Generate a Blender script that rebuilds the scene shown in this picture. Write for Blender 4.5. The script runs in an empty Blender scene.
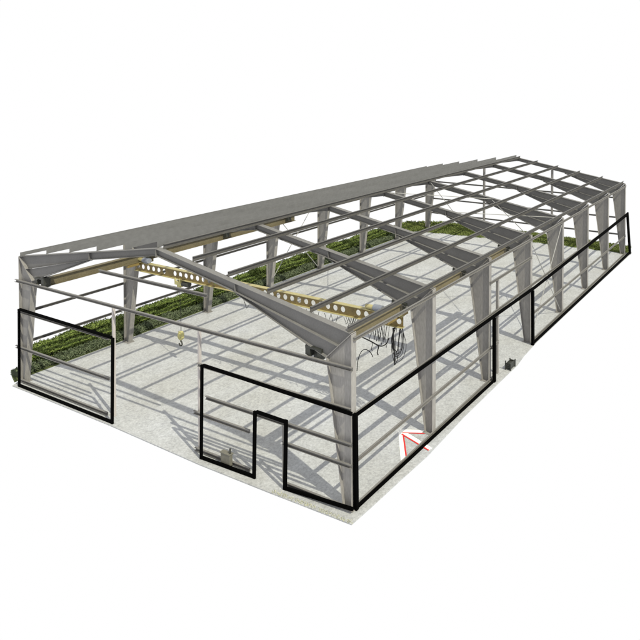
import bpy, bmesh, math, random
from mathutils import Vector, Matrix
random.seed(7)
S = bpy.context.scene
C = S.collection

# ------------------------------------------------------------ camera, world, sun
cam_d = bpy.data.cameras.new('camera')
cam = bpy.data.objects.new('camera', cam_d); C.objects.link(cam)
cam.location = (44.1101, -19.4335, 18.6703)
cam.rotation_mode = 'XYZ'
cam.rotation_euler = (1.547250, -0.008017, 0.415788)
cam_d.sensor_fit = 'HORIZONTAL'
cam_d.sensor_width = 36.0
cam_d.lens = 579.1276 / 640 * 36
cam_d.shift_x = (320 - 547.9757) / 640
cam_d.shift_y = -(320 - 97.5466) / 640
cam_d.clip_start = 0.1
cam_d.clip_end = 2000
S.camera = cam

W = bpy.data.worlds.new('World'); S.world = W
W.use_nodes = True
bg = W.node_tree.nodes['Background']
bg.inputs[0].default_value = (1.0, 1.0, 1.0, 1)      # the plain white backdrop of the photograph
bg.inputs[1].default_value = 1.0

sun_d = bpy.data.lights.new('sun', 'SUN')
sun = bpy.data.objects.new('sun', sun_d); C.objects.link(sun)
sun_d.energy = 4.0
sun_d.angle = math.radians(0.5)
sun_d.color = (1.0, 0.95, 0.77)
SUN_DIR = Vector((-0.836, 0.238, -1.0)).normalized()
sun.rotation_euler = SUN_DIR.to_track_quat('-Z', 'Y').to_euler()
sun.location = (40, -10, 40)

S.view_settings.view_transform = 'Standard'
S.view_settings.look = 'None'
S.view_settings.gamma = 1
S.view_settings.exposure = 0.0

# ------------------------------------------------------------ dimensions (metres)
BW, BAY, NF = 26.4, 6.0, 8
HE, HR = 7.78, 9.877
SL = (HR - HE) / (BW / 2)
LEN = BAY * (NF - 1)
def roof_z(x): return HR - abs(x - BW / 2) * SL

# ------------------------------------------------------------ materials
def nodes_of(m):
    m.use_nodes = True
    nt = m.node_tree
    return nt, nt.nodes['Principled BSDF']

def mat(name, col, rough=0.6, var=0.15, scale=1.2, spec=0.3, metal=0.0, streak=False, bump=0.0, tone=0.10):
    """painted or galvanised surface: two octaves of blotches and fine grain round one colour"""
    m = bpy.data.materials.new(name)
    nt, b = nodes_of(m)
    L = nt.links.new
    tc = nt.nodes.new('ShaderNodeTexCoord')
    mp = nt.nodes.new('ShaderNodeMapping')
    if streak: mp.inputs['Scale'].default_value = (1, 1, 0.25)
    L(tc.outputs['Object'], mp.inputs['Vector'])
    n1 = nt.nodes.new('ShaderNodeTexNoise'); n1.inputs['Scale'].default_value = scale; n1.inputs['Detail'].default_value = 6
    n2 = nt.nodes.new('ShaderNodeTexNoise'); n2.inputs['Scale'].default_value = scale * 14; n2.inputs['Detail'].default_value = 3
    L(mp.outputs[0], n1.inputs['Vector']); L(mp.outputs[0], n2.inputs['Vector'])
    mx = nt.nodes.new('ShaderNodeMath'); mx.operation = 'ADD'
    L(n1.outputs[0], mx.inputs[0]); L(n2.outputs[0], mx.inputs[1])
    mr = nt.nodes.new('ShaderNodeMapRange')
    mr.inputs[1].default_value = 0.6; mr.inputs[2].default_value = 1.4
    mr.inputs[3].default_value = 1 - var; mr.inputs[4].default_value = 1 + var
    L(mx.outputs[0], mr.inputs[0])
    mul = nt.nodes.new('ShaderNodeVectorMath'); mul.operation = 'SCALE'
    mul.inputs[0].default_value = col
    oi = nt.nodes.new('ShaderNodeObjectInfo')          # each member left the paint shop slightly different
    mo = nt.nodes.new('ShaderNodeMapRange'); mo.inputs[3].default_value = 1 - tone; mo.inputs[4].default_value = 1 + tone
    L(oi.outputs['Random'], mo.inputs[0])
    mm = nt.nodes.new('ShaderNodeMath'); mm.operation = 'MULTIPLY'
    L(mr.outputs[0], mm.inputs[0]); L(mo.outputs[0], mm.inputs[1])
    L(mm.outputs[0], mul.inputs['Scale'])
    L(mul.outputs[0], b.inputs['Base Color'])
    b.inputs['Roughness'].default_value = rough
    b.inputs['Specular IOR Level'].default_value = spec
    b.inputs['Metallic'].default_value = metal
    if bump:
        bp = nt.nodes.new('ShaderNodeBump'); bp.inputs['Strength'].default_value = bump; bp.inputs['Distance'].default_value = 0.02
        L(n2.outputs[0], bp.inputs['Height']); L(bp.outputs[0], b.inputs['Normal'])
    return m

M = {}
M['column'] = mat('primed_steel', (0.238, 0.231, 0.222), 0.55, 0.26, 0.9, streak=True)
M['rafter'] = mat('shaded_rafter_steel', (0.140, 0.138, 0.135), 0.55, 0.16, 0.9)  # darker than the columns: shade on the webs put into the colour
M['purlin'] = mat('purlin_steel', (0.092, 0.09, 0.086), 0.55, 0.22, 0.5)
M['roof_purlin'] = mat('left_purlin_steel', (0.140, 0.142, 0.145), 0.7, 0.14, 0.25, tone=0.03)  # lighter, more even tone for the left slope purlins
M['girt'] = mat('girt_steel', (0.165, 0.161, 0.154), 0.55, 0.18, 0.8)
M['post'] = mat('pale_post_paint', (0.40, 0.375, 0.365), 0.5, 0.08, 1.0)
M['rod'] = mat('rod_steel', (0.3, 0.3, 0.29), 0.5, 0.1, 1.0)
M['runway'] = mat('ochre_runway_paint', (0.150, 0.130, 0.080), 0.55, 0.3, 0.9)
M['crane'] = mat('ochre_crane_paint', (0.185, 0.138, 0.05), 0.5, 0.45, 2.2)
M['crane_flange'] = mat('pale_ochre_paint', (0.38, 0.34, 0.17), 0.5, 0.22, 1.6)
M['crane_pale'] = mat('pale_yellow_paint', (0.48, 0.45, 0.20), 0.5, 0.25, 4)
M['dark'] = mat('dark_steel', (0.035, 0.037, 0.032), 0.5, 0.3, 3)
M['black'] = mat('outline_black', (0.001, 0.001, 0.001), 0.8, 0.2, 2, spec=0.02)
M['rubber'] = mat('black_cable_rubber', (0.012, 0.012, 0.012), 0.6, 0.1, 2)
M['motor'] = mat('blue_grey_motor_paint', (0.22, 0.24, 0.29), 0.45, 0.15, 5)
M['white'] = mat('white_arrow', (0.82, 0.82, 0.80), 0.7, 0.08, 4)
M['red'] = mat('red_arrow', (0.62, 0.03, 0.03), 0.7, 0.15, 4)
M['box'] = mat('weathered_grey_box', (0.15, 0.145, 0.12), 0.7, 0.25, 5)

def concrete():
    m = bpy.data.materials.new('concrete')
    nt, b = nodes_of(m); L = nt.links.new
    tc = nt.nodes.new('ShaderNodeTexCoord')
    def noise(sc, det, rough=0.6):
        n = nt.nodes.new('ShaderNodeTexNoise'); n.inputs['Scale'].default_value = sc
        n.inputs['Detail'].default_value = det; n.inputs['Roughness'].default_value = rough
        L(tc.outputs['Object'], n.inputs['Vector']); return n
    big, mid, fine, spot = noise(0.16, 5), noise(1.1, 6, 0.7), noise(9, 5, 0.75), noise(3.2, 2)
    r1 = nt.nodes.new('ShaderNodeValToRGB')
    r1.color_ramp.elements[0].position = 0.3; r1.color_ramp.elements[0].color = (0.345, 0.350, 0.343, 1)
    r1.color_ramp.elements[1].position = 0.7; r1.color_ramp.elements[1].color = (0.405, 0.421, 0.445, 1)
    L(big.outputs[0], r1.inputs[0])
    def mult(prev, src, lo, hi, a, c):
        mr = nt.nodes.new('ShaderNodeMapRange')
        for i, v in enumerate((lo, hi, a, c)): mr.inputs[i + 1].default_value = v
        L(src, mr.inputs[0])
        s = nt.nodes.new('ShaderNodeVectorMath'); s.operation = 'SCALE'
        L(prev, s.inputs[0]); L(mr.outputs[0], s.inputs['Scale']); return s.outputs[0]
    c = mult(r1.outputs[0], mid.outputs[0], 0.3, 0.7, 0.90, 1.08)
    c = mult(c, fine.outputs[0], 0.3, 0.7, 0.70, 1.28)
    c = mult(c, spot.outputs[0], 0.66, 0.74, 1.0, 0.86)      # scattered darker stains
    L(c, b.inputs['Base Color'])
    b.inputs['Roughness'].default_value = 0.9
    b.inputs['Specular IOR Level'].default_value = 0.15
    bp = nt.nodes.new('ShaderNodeBump'); bp.inputs['Strength'].default_value = 0.25; bp.inputs['Distance'].default_value = 0.02
    L(fine.outputs[0], bp.inputs['Height']); L(bp.outputs[0], b.inputs['Normal'])
    return m
M['concrete'] = concrete()

def leafmat(name, ca, cb):
    """each leaf has its own shade between two greens (stored per leaf)"""
    m = bpy.data.materials.new(name)
    nt, b = nodes_of(m); L = nt.links.new
    at = nt.nodes.new('ShaderNodeAttribute'); at.attribute_name = 'leaf_tone'
    r = nt.nodes.new('ShaderNodeValToRGB')
    r.color_ramp.elements[0].color = (*ca, 1); r.color_ramp.elements[1].color = (*cb, 1)
    L(at.outputs['Fac'], r.inputs[0]); L(r.outputs[0], b.inputs['Base Color'])
    b.inputs['Roughness'].default_value = 0.6
    b.inputs['Specular IOR Level'].default_value = 0.2
    return m
M['leaf_light'] = leafmat('light_hedge_leaves', (0.075, 0.118, 0.024), (0.195, 0.250, 0.062))
M['leaf_dull'] = leafmat('dull_hedge_leaves', (0.055, 0.078, 0.040), (0.125, 0.150, 0.085))
M['leaf_dark'] = leafmat('dark_hedge_leaves', (0.016, 0.030, 0.008), (0.055, 0.08, 0.018))
M['grass'] = leafmat('grass_blades', (0.080, 0.115, 0.025), (0.20, 0.235, 0.075))
M['drygrass'] = leafmat('dry_grass_blades', (0.34, 0.35, 0.24), (0.55, 0.55, 0.42))
M['hedge_core'] = mat('hedge_twigs', (0.022, 0.03, 0.012), 0.9, 0.4, 3)
M['soil'] = mat('grassy_soil', (0.075, 0.095, 0.032), 0.95, 0.4, 1.5)

# ------------------------------------------------------------ mesh helpers
def hexa(bm, a, b):
    """solid between two matching loops of points"""
    n = len(a)
    va = [bm.verts.new(p) for p in a]; vb = [bm.verts.new(p) for p in b]
    for i in range(n):
        j = (i + 1) % n
        bm.faces.new((va[i], va[j], vb[j], vb[i]))
    bm.faces.new(va[::-1]); bm.faces.new(vb)

def box(bm, x0, x1, y0, y1, z0, z1):
    hexa(bm, [(x0, y0, z0), (x1, y0, z0), (x1, y1, z0), (x0, y1, z0)],
             [(x0, y0, z1), (x1, y0, z1), (x1, y1, z1), (x0, y1, z1)])

def plate_y(bm, pts, y0, y1):
    """plate: outline in the x-z plane, thickness along y"""
    hexa(bm, [(p[0], y0, p[1]) for p in pts], [(p[0], y1, p[1]) for p in pts])

def strip(bm, p, q, th, y0, y1, side=1):
    """flange: bar of thickness th from p to q (x,z), across y0..y1, laid on one side of the line"""
    d = Vector((q[0] - p[0], q[1] - p[1])).normalized(); n = Vector((-d.y, d.x)) * th * side
    plate_y(bm, [p, q, (q[0] + n.x, q[1] + n.y), (p[0] + n.x, p[1] + n.y)], y0, y1)

def extrude(bm, p0, p1, prof, up=(0, 0, 1)):
    """profile points (side, up) swept from p0 to p1"""
    p0, p1 = Vector(p0), Vector(p1); d = (p1 - p0).normalized()
    s = d.cross(Vector(up)).normalized(); u = s.cross(d)
    hexa(bm, [p0 + s * a + u * b for a, b in prof], [p1 + s * a + u * b for a, b in prof])

def tube(bm, pts, r, n=6):
    pts = [Vector(p) for p in pts]; rings = []
    for i, p in enumerate(pts):
        d = (pts[min(i + 1, len(pts) - 1)] - pts[max(i - 1, 0)]).normalized()
        up = Vector((0, 0, 1)) if abs(d.z) < 0.9 else Vector((1, 0, 0))
        s = d.cross(up).normalized(); u = s.cross(d)
        rings.append([bm.verts.new(p + (s * math.cos(k * 2 * math.pi / n) + u * math.sin(k * 2 * math.pi / n)) * r) for k in range(n)])
    for a, b in zip(rings, rings[1:]):
        for k in range(n):
            bm.faces.new((a[k], a[(k + 1) % n], b[(k + 1) % n], b[k]))
    bm.faces.new(rings[0][::-1]); bm.faces.new(rings[-1])

WORLD = {}
def build(name, bm, material, parent=None, label=None, smooth=False):
    bmesh.ops.recalc_face_normals(bm, faces=bm.faces)
    vs = [v.co for v in bm.verts]
    lo = Vector([min(v[i] for v in vs) for i in range(3)]); hi = Vector([max(v[i] for v in vs) for i in range(3)])
    base = Vector(((lo.x + hi.x) / 2, (lo.y + hi.y) / 2, lo.z))
    bmesh.ops.translate(bm, verts=bm.verts, vec=-base)
    me = bpy.data.meshes.new(name); bm.to_mesh(me); bm.free()
    for mm in (material if isinstance(material, (list, tuple)) else [material]): me.materials.append(mm)
    if smooth: me.polygons.foreach_set('use_smooth', [True] * len(me.polygons))
    o = bpy.data.objects.new(name, me); C.objects.link(o)
    WORLD[o.name] = base
    if parent:
        o.parent = parent; o.location = base - WORLD[parent.name]
    else: o.location = base
    if label: o['label'] = label
    return o

def empty(name, loc, label, cat, group=None):
    o = bpy.data.objects.new(name, None); C.objects.link(o)
    o.empty_display_size = 0.5; o.location = loc; WORLD[o.name] = Vector(loc)
    return tag(o, label, cat, group)

def tag(o, label=None, cat=None, group=None, kind=None):
    if label: o['label'] = label
    if cat: o['category'] = cat
    if group: o['group'] = group
    if kind: o['kind'] = kind
    return o

def copy_part(src, parent, dy, children=True):
    o = src.copy(); C.objects.link(o); o.parent = parent
    o.location = src.location + Vector((0, dy, 0))
    WORLD[o.name] = WORLD[src.name] + Vector((0, dy, 0))
    if children:
        for ch in [c for c in src.children]:
            k = ch.copy(); C.objects.link(k); k.parent = o; k.location = ch.location
    return o

def NB(): return bmesh.new()

# ------------------------------------------------------------ ground: the concrete floor
bm = NB()
edge = [(-0.30, 0.15), (0.22, -0.62), (4, -0.62), (10.1, -0.64), (17.5, -0.80), (22, -0.78), (26.93, -0.72), (27.0, 0.5), (27.06, 2.3), (27.16, 4.4),
        (27.0, 8), (27.0, 12.5), (27.02, 14.6), (26.84, 16), (26.74, 18.2), (26.76, 24), (26.82, 33), (26.95, 42.9), (13, 43.2), (-0.3, 42.6), (-0.3, 20)]
hexa(bm, [(x, y, -0.06) for x, y in edge], [(x, y, 0) for x, y in edge])
floor = build('floor', bm, M['concrete']); tag(floor, 'pale concrete floor slab lying under the whole steel frame', 'floor', kind='structure')

# ------------------------------------------------------------ the steel building
steel = empty('steel_building', (BW / 2, LEN / 2, 0),
              'bare grey steel frame of a long gabled shed without cladding, standing on concrete', 'building')
FW = 0.15      # half flange width
def mx(x, side): return x if side > 0 else BW - x      # right-hand measures mirrored for the left

def column_bm(side):
    bm = NB()
    X = lambda x: mx(x, side)
    q = 1 if side > 0 else -1
    top = 7.74
    # outer flange, inner flange, web
    plate_y(bm, [(X(26.375), 0.03), (X(26.40), 0.03), (X(26.40), top), (X(26.375), top)], -FW, FW)
    inn_b, inn_t = (25.93, 0.03), (24.98, 6.48)
    strip(bm, (X(inn_b[0]), inn_b[1]), (X(inn_t[0]), inn_t[1]), 0.025, -FW, FW, 1 if side > 0 else -1)
    plate_y(bm, [(X(25.932), 0.03), (X(26.374), 0.03), (X(26.374), top), (X(26.36), top), (X(24.984), 6.48)], -0.009, 0.009)
    # mitred end plate between column and rafter
    d = Vector((26.36 - 24.96, top - 6.46)).normalized(); n = Vector((-d.y, d.x)) * 0.03
    a, b = (24.93, 6.44), (26.38, 6.44 + (26.38 - 24.93) * d.y / d.x)
    plate_y(bm, [(X(a[0]), a[1]), (X(b[0]), b[1]), (X(b[0] + n.x), b[1] + n.y), (X(a[0] + n.x), a[1] + n.y)], -FW - 0.012, FW + 0.012)
    return bm

def rafter_bm(side):
    bm = NB(); X = lambda x: mx(x, side)
    s = 1 if side > 0 else -1
    rz = roof_z
    # top flange
    strip(bm, (X(26.30), rz(26.30)), (X(13.213), rz(13.213)), 0.022, -FW, FW, s)
    # lower flange: deeper towards the eave
    knee, mid, apex = (25.60, 7.08), (19.13, rz(19.13) - 0.44), (13.213, rz(13.213) - 0.38)
    strip(bm, (X(knee[0]), knee[1]), (X(mid[0]), mid[1]), 0.022, -FW, FW, -s)
    strip(bm, (X(mid[0]), mid[1]), (X(apex[0]), apex[1]), 0.022, -FW, FW, -s)
    # web
    plate_y(bm, [(X(26.28), rz(26.28) - .024), (X(13.213), rz(13.213) - .024), (X(13.213), apex[1] + .024),
                 (X(mid[0]), mid[1] + .024), (X(knee[0]), knee[1] + .024)], -0.008, 0.008)
    # end plates: at the ridge and at the end of the haunch
    plate_y(bm, [(X(13.2015), rz(13.2) - 0.42), (X(13.212), rz(13.2) - 0.42), (X(13.212), rz(13.2) + 0.01), (X(13.2015), rz(13.2) + 0.01)], -FW - 0.01, FW + 0.01)
    for sg in (-1, 1):
        y0, y1 = sorted((sg * 0.0085, sg * (FW - 0.01)))
        plate_y(bm, [(X(19.12), mid[1] + .026), (X(19.14), mid[1] + .026), (X(19.14), rz(19.14) - .026), (X(19.12), rz(19.12) - .026)], y0, y1)
    return bm

def haunch_bm(side):
    bm = NB(); X = lambda x: mx(x, side)
    s = 1 if side > 0 else -1
    knee, mid = (25.58, 7.055), (19.13, roof_z(19.13) - 0.466)
    low = (24.94, 6.46)
    strip(bm, (X(low[0]), low[1]), (X(19.2), mid[1] - 0.03), 0.022, -FW + .01, FW - .01, s)
    plate_y(bm, [(X(knee[0]), knee[1]), (X(mid[0]), mid[1]), (X(19.3), mid[1] - 0.02), (X(24.96), 6.487)], -0.007, 0.007)
    return bm

def base_bm(side):
    bm = NB(); X = lambda x: mx(x, side)
    x0, x1 = sorted((X(25.80), X(26.52)))
    box(bm, x0, x1, -0.22, 0.22, 0.004, 0.03)
    for bx in (x0 + .07, x1 - .07):
        for by in (-.17, .17):
            tube(bm, [(bx, by, .031), (bx, by, .085)], 0.022, 6)
    return bm

def hanger_bm(side):
    bm = NB(); X = lambda x: mx(x, side)
    plate_y(bm, [(X(24.64), 6.72), (X(23.70), 6.80), (X(23.70), 6.67), (X(24.64), 6.665)], -0.14, 0.14)
    plate_y(bm, [(X(23.98), 6.668), (X(23.70), 6.668), (X(23.70), 6.38), (X(23.98), 6.30)], -0.13, 0.13)
    plate_y(bm, [(X(24.64), 6.663), (X(24.42), 6.663), (X(24.42), 6.28), (X(24.64), 6.46)], -0.13, 0.13)
    return bm

for side in (1, -1):
    col0 = build('column', column_bm(side), M['column'], steel)
    build('base_plate', base_bm(side), M['column'], col0)
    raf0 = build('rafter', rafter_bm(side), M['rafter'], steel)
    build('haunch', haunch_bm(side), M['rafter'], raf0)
    for i in range(1, NF):
        copy_part(col0, steel, i * BAY); copy_part(raf0, steel, i * BAY)
    han0 = build('runway_hanger', hanger_bm(side), M['dark'], steel)
    for i in range(1, 4): copy_part(han0, steel, i * BAY)

# purlins: cold-formed channels lying along the roof on the rafters
def channel(depth, fl, t, lip, opening):
    o = opening
    pts = [(0, 0), (fl * o, 0), (fl * o, lip), (( fl - t) * o, lip), ((fl - t) * o, t), (t * o, t), (t * o, depth - t), ((fl - t) * o, depth - t),
           ((fl - t) * o, depth - lip), (fl * o, depth - lip), (fl * o, depth), (0, depth)]
    return pts
PX = [26.12, 23.72, 21.02, 18.32, 15.72, 13.42]
for x in PX:
    bm = NB(); z = roof_z(x) + 0.004
    extrude(bm, (x, 0.12 if x < 26 else -0.10, z), (x, LEN + 0.02, z), channel(0.235, 0.105, 0.008, 0.022, 1))
    build('purlin', bm, M['purlin'], steel)
for x, dep in ((0.09, 0.22), (2.55, 0.33), (4.95, 0.35), (7.60, 0.35), (10.20, 0.35), (12.95, 0.34)):
    bm = NB(); z = roof_z(x) + 0.004
    extrude(bm, (x, 0.10 if x > 1 else -0.1, z), (x, LEN + 0.02, z), [(0, 0), (-.08, 0), (-.08, .008), (-.006, .008), (-.006, dep), (0, dep)])
    build('purlin', bm, M['roof_purlin'], steel)

# girts: rails along the walls
GP = channel(0.165, 0.085, 0.008, 0.025, 1)
def girt(p0, p1, prof=None, m='girt', name='girt', up=(0, 0, 1)):
    bm = NB(); extrude(bm, p0, p1, prof or GP, up)
    return build(name, bm, M[m], steel)
zc = -0.09
XR, XL = 26.405, -0.005
def along(x, y0, y1, z, prof=None, side=1):
    if side > 0: girt((x, y0, z + zc), (x, y1, z + zc), prof)
    else: girt((x - .09, y0, z + zc), (x - .09, y1, z + zc), prof, 'purlin')  # left girts take the darker purlin colour in place of shade
along(XR, -0.05, LEN + .1, 7.52)                # below the eave
along(XR, -0.05, 12.1, 4.20); along(XR, 18.0, LEN + .05, 4.20); along(XR, 12.1, 18.0, 4.20)
along(XR, 0.0, 13.05, 2.10); along(XR, 18.0, LEN + .05, 2.05)
along(XR, 11.9, 18.0, 6.22)                      # head of the side doorway
along(XR, 0.1, 12.5, 0.12); along(XR, 18.1, LEN, 0.12)
along(XL, -0.05, LEN + .1, 5.95, side=-1)
along(XL, -0.05, LEN + .1, 4.21, side=-1)
along(XL, -0.05, LEN + .1, 2.31, side=-1)
# gable rails, near and far
YG, YF = -0.16, LEN + 0.16
def across(x0, x1, z, y=YG): girt((x0, y, z + zc), (x1, y, z + zc))
across(-0.25, 26.5, 6.28)
across(8.36, 17.27, 8.06)                        # track over the big doorway
across(0.0, 9.2, 4.42); across(16.5, 26.4, 4.47)
across(-0.28, 9.2, 2.16); across(16.2, 20.2, 1.98); across(22.35, 26.45, 2.0)
across(17.1, 26.45, 2.93)
across(0.1, 9.0, 0.15); across(16.3, 20.2, 0.13); across(22.5, 25.9, 0.13)
for z in (6.12, 3.95, 2.1): across(0.0, 26.4, z, YF)
# gable posts
def post(x, y, z0, z1, m='post', w=0.06, name='gable_post'):
    bm = NB(); box(bm, x - w, x + w, y - w, y + w, z0, z1)
    return build(name, bm, M[m], steel)
for x in (9.33, 16.42): post(x, -0.02, 0.004, 6.17)
for x in (8.54, 17.6): post(x, LEN + 0.04, 0.004, roof_z(x) - 0.47, 'column', 0.11)
post(26.33, 13.08, 0.004, 6.10, 'column', 0.08, 'door_post')
for x in (20.33, 22.24): post(x, -0.03, 0.004, 2.82, 'girt', 0.05, 'door_post')
# diagonal bracing rods
def rod(a, b, r=0.03):
    bm = NB(); tube(bm, [a, b], r, 6); build('brace_rod', bm, M['rod'], steel)
for x in (0.03, 26.33):
    rod((x, 18.2, 0.3), (x, 23.8, 7.2)); rod((x + (0.05 if x < 1 else -0.07), 18.2, 7.2), (x + (0.05 if x < 1 else -0.07), 23.8, 0.3))
def rp(x, y, d=0.06): return (x, y, roof_z(x) - d)
for xa, xb in ((13.5, 19.8), (19.8, 26.0), (12.9, 6.6), (6.6, 0.4)):
    rod(rp(xa, 18.1), rp(xb, 23.9), 0.028); rod(rp(xa, 23.9, 0.13), rp(xb, 18.1, 0.13), 0.028)

# crane runway beams, hung under the haunches
def ibeam(h, fw, tf, tw):
    a, b = fw / 2, tw / 2
    return [(-a, 0), (a, 0), (a, tf), (b, tf), (b, h - tf), (a, h - tf), (a, h), (-a, h), (-a, h - tf), (-b, h - tf), (-b, tf), (-a, tf)]
for x in (2.2, 24.2):
    bm = NB(); extrude(bm, (x, 0.35, 6.14), (x, 19.0, 6.14), ibeam(0.52, 0.34, 0.03, 0.02))
    rb = build('runway_beam', bm, M['runway'], steel, 'ochre painted crane runway beam')
    bm = NB(); box(bm, x - .24, x + .24, 0.10, 0.34, 6.12, 6.64)
    build('end_stop', bm, M['dark'], rb)  # dark colour stands in for shade on the beam end

# ------------------------------------------------------------ overhead crane
YB = 5.65
crane = empty('overhead_crane', (13.2, YB, 6.0), 'yellow overhead travelling crane with round holes along its girder, hung between runway beams', 'crane')
def girder():
    x0, x1, zb, zt, t = 1.75, 24.65, 5.53, 6.11, 0.012
    bm = NB()
    # web with round holes: quads between hole rims and cell borders
    n = 41; p = (x1 - x0) / n; zm = (zb + zt) / 2; r = 0.165; K = 16
    def ring(f, cx):
        out = []
        for k in range(K):
            a = (k + 0.5) * 2 * math.pi / K
            out.append(f(cx, a))
        return out
    def rim(cx, a): return (cx + r * math.cos(a), zm + r * math.sin(a))
    def cell(cx, a):
        c, s = math.cos(a), math.sin(a); k = min((p / 2) / max(abs(c), 1e-6), ((zt - zb) / 2) / max(abs(s), 1e-6))
        return (cx + c * k, zm + s * k)
    for i in range(n):
        cx = x0 + (i + 0.5) * p
        blank = i in (6, 20, 21, 34)
        if blank:
            box(bm, cx - p / 2, cx + p / 2, YB - t, YB + t, zb, zt); continue
        # corner-true outline
        ins = ring(rim, cx); outs = ring(cell, cx)
        corners = [(cx + p / 2, zt), (cx - p / 2, zt), (cx - p / 2, zb), (cx + p / 2, zb)]
        ang = [math.atan2(q[1] - zm, q[0] - cx) % (2 * math.pi) for q in corners]
        for y, flip in ((YB - t, 0), (YB + t, 1)):
            vi = [bm.verts.new((q[0], y, q[1])) for q in ins]; vo = [bm.verts.new((q[0], y, q[1])) for q in outs]
            for k in range(K):
                j = (k + 1) % K
                a0 = (k + 0.5) * 2 * math.pi / K; a1 = a0 + 2 * math.pi / K
                poly = [vi[k], vi[j], vo[j]]
                for q, a in zip(corners, ang):
                    if a0 < a < a1 or a0 < a + 2 * math.pi < a1: poly.append(bm.verts.new((q[0], y, q[1])))
                poly.append(vo[k])
                bm.faces.new(poly)
            if flip: ring_b = vi
            else: ring_a = vi
        for k in range(K):
            j = (k + 1) % K
            bm.faces.new((ring_a[k], ring_a[j], ring_b[j], ring_b[k]))
    return bm
gd = build('girder', girder(), M['crane'], crane)
for za, zb_ in ((6.111, 6.14), (5.50, 5.529)):
    bm = NB(); box(bm, 1.75, 24.65, YB - .13, YB + .13, za, zb_); build('flange', bm, M['crane_flange'], gd)
for x in (2.2, 24.2):
    bm = NB()
    box(bm, x - .13, x + .13, YB - 0.85, YB + 0.85, 5.93, 6.128)
    e = build('end_carriage', bm, M['crane'], crane)
    for dy in (-.65, .65):
        bm = NB(); tube(bm, [(x - .21, YB + dy, 6.05), (x - .135, YB + dy, 6.05)], 0.07, 12); build('wheel', bm, M['dark'], e)
for x, s in ((3.0, 1), (23.0, -1)):
    bm = NB(); tube(bm, [(x - .30, YB - .02, 6.32), (x + .28, YB - .02, 6.32)], 0.17, 14)
    box(bm, x - .2, x + .2, YB - .12, YB + .1, 6.141, 6.2)
    mo = build('drive_motor', bm, M['motor'], crane)
    bm = NB(); tube(bm, [(x - .31 - .55, YB - .02, 6.30), (x - .31, YB - .02, 6.30)], 0.12, 12); build('gearbox', bm, M['crane_flange'], mo)
# trolley hoist below the girder
bm = NB()
box(bm, 6.15, 6.75, YB - .18, YB + .18, 5.18, 5.40); box(bm, 6.3, 6.6, YB - .12, YB + .12, 5.0, 5.18)
for xx in (6.22, 6.68):
    box(bm, xx - .05, xx + .05, YB - .20, YB - .145, 5.401, 5.62); box(bm, xx - .05, xx + .05, YB + .145, YB + .20, 5.401, 5.62)
ho = build('hoist', bm, M['crane_pale'], crane)
bm = NB(); tube(bm, [(6.78, YB, 5.26), (7.35, YB, 5.26)], 0.17, 14); build('hoist_motor', bm, M['dark'], ho)
bm = NB()
for dx, dy in ((-.06, 0), (.06, 0)): tube(bm, [(6.45 + dx, YB + dy, 5.02), (6.5 + dx * .6, YB + dy, 2.05)], 0.009, 5)
build('wire_rope', bm, M['rubber'], crane)
bm = NB()
hexa(bm, [(6.28, YB - .09, 1.62), (6.70, YB - .09, 1.62), (6.70, YB + .09, 1.62), (6.28, YB + .09, 1.62)],
         [(6.34, YB - .07, 2.02), (6.62, YB - .07, 2.02), (6.62, YB + .07, 2.02), (6.34, YB + .07, 2.02)])
hexa(bm, [(6.40, YB - .07, 1.46), (6.58, YB - .07, 1.46), (6.58, YB + .07, 1.46), (6.40, YB + .07, 1.46)],
         [(6.28, YB - .09, 1.619), (6.70, YB - .09, 1.619), (6.70, YB + .09, 1.619), (6.28, YB + .09, 1.619)])
tube(bm, [(6.49, YB - .13, 1.78), (6.49, YB + .13, 1.78)], 0.15, 14)
hb = build('hook_block', bm, M['crane_pale'], crane)
bm = NB(); pts = [(6.49, YB, 1.50), (6.49, YB, 1.36)]
for k in range(11):
    a = math.radians(80 - k * 26); pts.append((6.46 + .15 * math.cos(a), YB, 1.20 + .15 * math.sin(a)))
tube(bm, pts, 0.042, 8); build('hook', bm, M['dark'], hb, smooth=True)

# hanging cables of the crane: gathered loops near the right end
def loop(xa, xb, za, zb, sag, y, r=0.014, n=14, sway=0):
    pts = []
    for k in range(n + 1):
        t = k / n; pts.append((xa + (xb - xa) * t + sway * math.sin(math.pi * t), y + 0.05 * math.sin(2.2 * math.pi * t), za + (zb - za) * t - sag * 4 * t * (1 - t)))
    bm = NB(); tube(bm, pts, r, 5); build('cable', bm, M['rubber'], crane, smooth=True)
yc = YB - 0.22
random.seed(12)
def path(pts, r):
    P_ = [Vector(p) for p in pts]; out = []
    for i in range(len(P_) - 1):          # smooth curve through the points
        p0, p1, p2, p3 = P_[max(i - 1, 0)], P_[i], P_[i + 1], P_[min(i + 2, len(P_) - 1)]
        for k in range(5):
            t = k / 5
            out.append(0.5 * ((2 * p1) + (p2 - p0) * t + (2 * p0 - 5 * p1 + 4 * p2 - p3) * t * t + (3 * p1 - p0 - 3 * p2 + p3) * t ** 3))
    out.append(P_[-1])
    bm = NB(); tube(bm, out, r, 6); build('cable', bm, M['rubber'], crane, smooth=True)
low = [(21.32, 4.82), (21.89, 4.64), (22.59, 4.50), (23.27, 4.35), (23.68, 4.54), (23.88, 4.9)]
path([(x, yc, z) for x, z in low], 0.032)
for k in range(26):      # festoon: steep slack loops down to the gathered cable
    xa = 20.7 + k * 0.11; zl = 4.86 - (xa + .2 - 21.32) * .25
    loop(xa, xa + 0.36, 5.49, 5.49, 5.47 - zl + random.uniform(-.3, .05), yc + .02 + (k % 3) * 0.07, 0.012)
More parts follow.
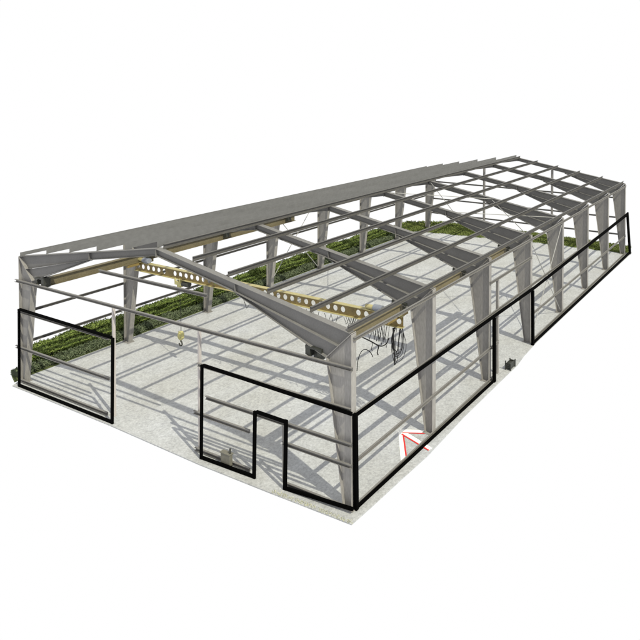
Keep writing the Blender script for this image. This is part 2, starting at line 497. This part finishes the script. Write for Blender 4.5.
for k in range(8):       # long slack loops hanging from the end of the girder, no two alike
    wl, wr, dp = random.uniform(.10, .50), random.uniform(.12, .56), random.uniform(1.15, 1.95); xm = 24.25 + random.uniform(-.12, .12)
    path([(xm - .12, yc + .06 * k, 5.49), (xm - wl * .8, yc + .06 * k, 5.49 - dp * .28), (xm - wl, yc + .06 * k, 5.49 - dp * .62), (xm - wl * .45, yc + .06 * k, 5.49 - dp * .93),
          (xm + random.uniform(-.1, .1), yc + .06 * k, 5.49 - dp), (xm + wr * .6, yc + .06 * k, 5.49 - dp * .84), (xm + wr, yc + .06 * k, 5.49 - dp * .45), (xm + .25, yc + .06 * k, 5.49)], 0.015)
path([(24.15, yc, 5.49), (24.22, yc, 4.59), (24.27, yc, 3.52)], 0.036)
path([(21.67, yc, 2.64), (21.75, yc, 3.27), (21.96, yc, 3.76), (22.24, yc, 3.96), (22.59, yc, 3.89), (22.79, yc, 3.65)], 0.022)
loop(22.72, 22.73, 4.46, 3.95, 0, yc, 0.018, 4); loop(23.14, 23.12, 4.36, 3.82, 0, yc, 0.032, 4)
loop(12.6, 13.4, 5.49, 5.49, 0.75, yc, 0.016); loop(14.0, 14.6, 5.49, 5.49, 0.5, yc, 0.014)
for xa in (17.9, 18.4, 19.3, 19.8): loop(xa, xa + .45, 5.49, 5.49, 0.55 + .2 * random.random(), yc, 0.014)

# ------------------------------------------------------------ drawn black outlines, built as bars along the outside edge of the floor
def bar(bm, a, b, w, n, t=0.04):
    """square bar from a to b; n = outward normal"""
    a, b, n = Vector(a), Vector(b), Vector(n).normalized(); d = (b - a).normalized(); s = d.cross(n).normalized()
    wa, wb = (w, w) if not isinstance(w, tuple) else w
    q = [(-1, -1), (1, -1), (1, 1), (-1, 1)]
    hexa(bm, [a + s * (i * wa / 2) + n * (j * t) for i, j in q], [b + s * (i * wb / 2) + n * (j * t) for i, j in q])
def frame(name, loc, label, bars, n, group='drawn black outlines round the wall panels'):
    root = empty(name, loc, label, 'frame', group)
    for nm, a, b, w in bars:
        bm = NB(); bar(bm, a, b, w, n, 0.09 if nm == 'upright' and n[0] > .9 else 0.04); build(nm, bm, M['black'], root)
y1 = -0.52
bw = 0.145
frame('drawn_outline', (5.4, y1, 0), 'drawn black rectangular outline built as bars in front of the left side of the near gable, beside the hedges', [
    ('upright', (0.76, y1, 0.004), (0.84, y1, 4.78), bw), ('upright', (10.0, y1, 0.004), (10.14, y1, 4.74), bw + .03),
    ('top_line', (0.93, y1, 4.77), (10.04, y1, 4.74), bw), ('bottom_line', (0.85, y1, 0.09), (9.9, y1, 0.09), bw)], (0, -1, 0))
def fy(x): return -0.50 + (x - 17.2) / 9.25 * .20
def P(x, z): return (x, fy(x), z)
nrm = (0.20 / 9.25, -1, 0)
frame('drawn_outline', (21.8, -0.3, 0), 'drawn black outline built as bars on the right side of the near gable, notched around a small doorway', [
    ('upright', P(17.18, 0.004), P(17.27, 4.72), bw), ('top_line', P(17.36, 4.715), P(26.57, 4.40), bw),
    ('bottom_line', P(17.27, 0.09), P(20.66, 0.09), bw), ('upright', P(20.76, 0.004), P(20.84, 3.23), bw + .02),
    ('door_outline', P(20.94, 3.22), P(22.68, 3.17), bw), ('upright', P(22.70, 0.004), P(22.78, 3.26), bw + .03),
    ('bottom_line', P(22.80, 0.09), P(26.62, 0.25), bw)], nrm)
def gx(y): return 26.53 + min(max(y, 0), 12) * .014 + max(0, y - 18) * .007
def R(y, z): return (gx(y), y, z)
frame('drawn_outline', (26.65, 20, 0), 'long drawn black outline built as bars down the right side wall, open at the bottom for a doorway', [
    ('upright', R(0.0, 0.004), R(-.06, 4.28), bw), ('top_line', R(0.04, 4.20), R(12.0, 4.17), (bw, .2)), ('top_line', R(12.002, 4.17), R(17.9, 4.06), (.2, .22)),
    ('top_line', R(17.902, 4.06), R(41.1, 4.62), (.22, .34)),
    ('upright', R(12.05, 0.004), R(12.0, 4.05), .19), ('upright', R(17.7, 0.004), R(17.6, 3.93), .22), ('upright', R(42.4, 0.004), R(41.2, 4.75), .44),
    ('bottom_line', R(0.1, 0.085), R(11.95, 0.085), (.16, .19)), ('bottom_line', R(17.82, 0.11), R(42.2, 0.17), (.2, .32))], (1, 0.01, 0))

# ------------------------------------------------------------ drawn arrow mark, laid flat on the floor
ar = empty('drawn_arrow', (26, 4.9, 0.004), 'drawn white arrow with red edges laid flat on the floor inside the right side wall', 'arrow')
def flat(bm, a, b, w, z):
    a, b = Vector((*a, z)), Vector((*b, z)); d = (b - a).normalized(); s = Vector((-d.y, d.x, 0)) * w / 2
    bm.faces.new([bm.verts.new(v) for v in (a + s, b + s, b - s, a - s)])
T, B1, B2, TL = (24.62, 5.42), (26.02, 5.98), (26.34, 3.52), (27.03, 4.80)
bm = NB(); flat(bm, T, B1, .30, .005); build('barb', bm, M['white'], ar)
bm = NB(); flat(bm, (T[0] + .05, T[1] + .02), B2, .26, .009); build('barb', bm, M['white'], ar)
bm = NB(); flat(bm, (T[0] + .2, T[1] - .03), TL, .26, .013); build('shaft', bm, M['white'], ar)
def off(a, b, k): 
    d = (Vector(b) - Vector(a)).normalized(); return Vector((-d.y, d.x)) * k
for a, b, k, z in ((T, B1, -.15, .017), (T, B2, .15, .021), (T, TL, -.11, .025)):
    o_ = off(a, b, k); a2 = Vector(a) + o_ + (Vector(b) - Vector(a)) * (.12 if k != .15 else .18); b2 = Vector(b) + o_
    bm = NB(); flat(bm, a2, b2, .075, z); build('red_edge', bm, M['red'], ar)

# ------------------------------------------------------------ small things on the floor
yb_ = -0.30
bx_ = empty('utility_box', (18.75, yb_, 0), 'small weathered grey box with a dark pipe, left of the small gable doorway', 'box')
bm = NB(); box(bm, 18.40, 19.06, yb_ - .08, yb_ + .08, 0.05, 0.60)
bmesh.ops.bevel(bm, geom=bm.edges[:], offset=0.02, segments=1, affect='EDGES')
bb = build('box_body', bm, M['box'], bx_)
bm = NB(); box(bm, 18.37, 19.09, yb_ - .11, yb_ + .11, 0.604, 0.63); build('lid', bm, M['box'], bx_)
bm = NB(); box(bm, 18.42, 18.52, yb_ - .06, yb_ + .06, 0.004, 0.05); box(bm, 18.94, 19.04, yb_ - .06, yb_ + .06, 0.004, 0.05); build('foot', bm, M['dark'], bx_)
bm = NB(); tube(bm, [(18.98, yb_, .641), (18.98, yb_, 0.88)], 0.04, 8); build('pipe', bm, M['dark'], bx_)

cr = empty('crate', (26.7, 14.0, 0), 'dark crate with a raised corner post, standing in the open side doorway', 'crate')
bm = NB()
cx0, cx1, cy0, cy1 = 26.64, 26.96, 13.72, 14.30
box(bm, cx0, cx1, cy0, cy1, 0.05, 0.11)
for k in range(3):
    z = .13 + k * .11
    box(bm, cx0, cx0 + .03, cy0, cy1, z, z + .085); box(bm, cx1 - .03, cx1, cy0, cy1, z, z + .10)
    box(bm, cx0 + .032, cx1 - .032, cy0, cy0 + .03, z, z + .10); box(bm, cx0 + .032, cx1 - .032, cy1 - .03, cy1, z, z + .10)
box(bm, cx0 + .032, cx1 - .032, cy0 + .032, cy1 - .032, .33, .37)
build('slatted_body', bm, M['dark'], cr)
for x, y, h in ((cx0 - .03, cy0 - .03, .60), (cx1 + .03, cy0 - .03, .45), (cx0 - .03, cy1 + .03, .5), (cx1 + .03, cy1 + .03, .5)):
    bm = NB(); box(bm, x - .028, x + .028, y - .028, y + .028, 0.004, h); build('corner_post', bm, M['dark'], cr)

# ------------------------------------------------------------ hedges along the left side, grass at the far end
def foliage(bm, tone, p, nrm, size, rng, flat_=0.6):
    """one leaf clump card at p"""
    n = (Vector(nrm) * flat_ + Vector((rng.uniform(-1, 1), rng.uniform(-1, 1), rng.uniform(-.6, 1)))).normalized()
    a = n.cross(Vector((rng.uniform(-1, 1), rng.uniform(-1, 1), rng.uniform(-1, 1)))).normalized(); b = n.cross(a)
    s = size * rng.uniform(.6, 1.3); t = rng.random()
    vs = [bm.verts.new(Vector(p) + a * s * i + b * s * .55 * j) for i, j in ((-1, 0), (0, -1), (1, 0), (0, 1))]
    f = bm.faces.new(vs); f.material_index = 1
    for v in vs: v[tone] = t

def hedge(name, label, x0, x1, ya, yb, h, leaf, n, seed, size=0.11):
    rng = random.Random(seed); bm = NB(); tone = bm.verts.layers.float.new('leaf_tone')
    ph = [rng.uniform(0, 6) for _ in range(6)]
    def dims(y):
        w = 1 + .10 * math.sin(y * 1.9 + ph[0]) + .07 * math.sin(y * 4.3 + ph[1]); hh = h * (1 + .10 * math.sin(y * 1.3 + ph[2]) + .08 * math.sin(y * 3.7 + ph[3]))
        c = (x0 + x1) / 2 + .08 * math.sin(y * .8 + ph[4]); return c, (x1 - x0) / 2 * w, hh
    def surf(y, a):
        c, w, hh = dims(y); ca, sa = math.cos(a), math.sin(a)
        e = .55
        return Vector((c + w * math.copysign(abs(ca) ** e, ca), y, hh * abs(sa) ** e)), Vector((ca, 0, sa + .25))
    # solid twiggy core
    K = 9; rows = []
    m = int((yb - ya) / .35)
    for i in range(m + 1):
        y = ya + (yb - ya) * i / m; ring = []
        for k in range(K):
            p, _ = surf(y, math.pi * k / (K - 1)); c, _, _ = dims(y)
            ring.append(bm.verts.new((c + (p.x - c) * .86, y, p.z * .86 + .003)))
        rows.append(ring)
    for a, b in zip(rows, rows[1:]):
        for k in range(K - 1): bm.faces.new((a[k], a[k + 1], b[k + 1], b[k]))
    bm.faces.new(rows[0]); bm.faces.new(rows[-1][::-1])
    for _ in range(n):
        y = rng.uniform(ya, yb); a = math.pi * rng.random() ** .9
        p, nn = surf(y, a); r = rng.uniform(.86, 1.06); c = dims(y)[0]
        foliage(bm, tone, (c + (p.x - c) * r, y + rng.uniform(-.03, .03), max(.02, p.z * r)), nn, size, rng)
    # a few taller sprigs break the top line
    for _ in range(n // 14):
        y = rng.uniform(ya, yb); c, w, hh = dims(y); x = c + rng.uniform(-.8, .8) * w; top = hh * rng.uniform(1.02, 1.25)
        for k in range(3): foliage(bm, tone, (x + rng.uniform(-.06, .06), y + rng.uniform(-.06, .06), top - k * .06), (0, 0, 1), size * .8, rng, .2)
    core = rows
    o = build(name, bm, [M['hedge_core'], M[leaf]])
    tag(o, label, 'hedge', 'hedge rows beside the left wall'); return o

def verge(name, poly_fn, n, h, leafm, seed, size, label, base=None):
    """short grass: upright blades over a patch of ground"""
    rng = random.Random(seed); bm = NB(); tone = bm.verts.layers.float.new('leaf_tone')
    for _ in range(n):
        x, y, hs = poly_fn(rng); t = rng.random(); hh = h * hs * rng.uniform(.5, 1.2)
        a = rng.uniform(0, 6.28); d = Vector((math.cos(a), math.sin(a), 0)) * size; ln = Vector((rng.uniform(-.4, .4), rng.uniform(-.4, .4), 1)) * hh
        p = Vector((x, y, 0.002))
        vs = [bm.verts.new(p - d), bm.verts.new(p + d), bm.verts.new(p + d * .5 + ln), bm.verts.new(p - d * .5 + ln * .9)]
        bm.faces.new(vs)
        for v in vs: v[tone] = t
    o = build(name, bm, M[leafm]); tag(o, label, 'grass', kind='stuff'); return o

# bed under the hedges and the far verge: soil with a slightly uneven edge
bm = NB()
bed = [(-0.302, -0.30), (-0.302, 40.0), (1.0, 40.6), (8, 41.2), (18, 42.4), (26.6, 42.6), (26.3, 44.6), (14, 45.6), (2.0, 45.4), (-3.6, 43.4), (-5.2, 38), (-4.6, 20), (-4.15, 2.1), (-3.2, 1.75), (-2.7, 1.0), (-1.75, 0.8), (-1.35, 0.02)]
hexa(bm, [(x, y, -0.08) for x, y in bed], [(x, y, 0.008) for x, y in bed])
tag(build('planting_bed', bm, M['soil']), 'grassy strip of ground along the left side and far end', 'ground', kind='structure')
hedge('hedge', 'low dull grey green hedge row nearest the floor on the left side', -1.35, -0.42, 0.0, 38.5, 0.40, 'leaf_dull', 24000, 3, .06)
hedge('hedge', 'light green hedge row in the middle, between a low dull row and a back row', -2.55, -1.75, 0.95, 38.5, 0.58, 'leaf_light', 26000, 5, .07)
hedge('hedge', 'light green hedge row at the back, farthest from the floor on the left side', -4.1, -3.2, 2.0, 38.5, 0.60, 'leaf_light', 26000, 8, .07)
def gaps(rng):
    r = rng.random(); x = rng.uniform(-1.75, -1.3) if r < .45 else rng.uniform(-3.2, -2.5) if r < .8 else rng.uniform(-4.5, -4.0)
    return x, rng.uniform(.3 - x * .6, 39), 1
verge('ground_cover', gaps, 11000, 0.18, 'leaf_dark', 21, 0.06, 'dark green ground cover growing between the hedge rows')
def far(rng):
    x = rng.uniform(-4.2, 26.4); t = rng.random()
    near = 40.2 + max(0, min(1, (x + 0.3) / 19)) * 2.0 + .15 * math.sin(x * 2.1); back = 45.4 - max(0, (x - 14)) * .06 - max(0, -x) * .4
    y = near + (back - near) * t + rng.uniform(-.1, .1)
    if x < -0.3: y = rng.uniform(38, back)
    return x, y, .6 + .7 * t
verge('grass', far, 26000, 0.22, 'grass', 31, 0.06, 'olive green grass growing in a strip beyond the far gable')
def fringe(rng):
    x = rng.uniform(22.2, 26.95)
    return x, -0.58 - rng.random() * .18, 1
verge('dry_grass', fringe, 380, 0.055, 'drygrass', 41, 0.016, 'pale dry grass along the floor edge at the near corner')
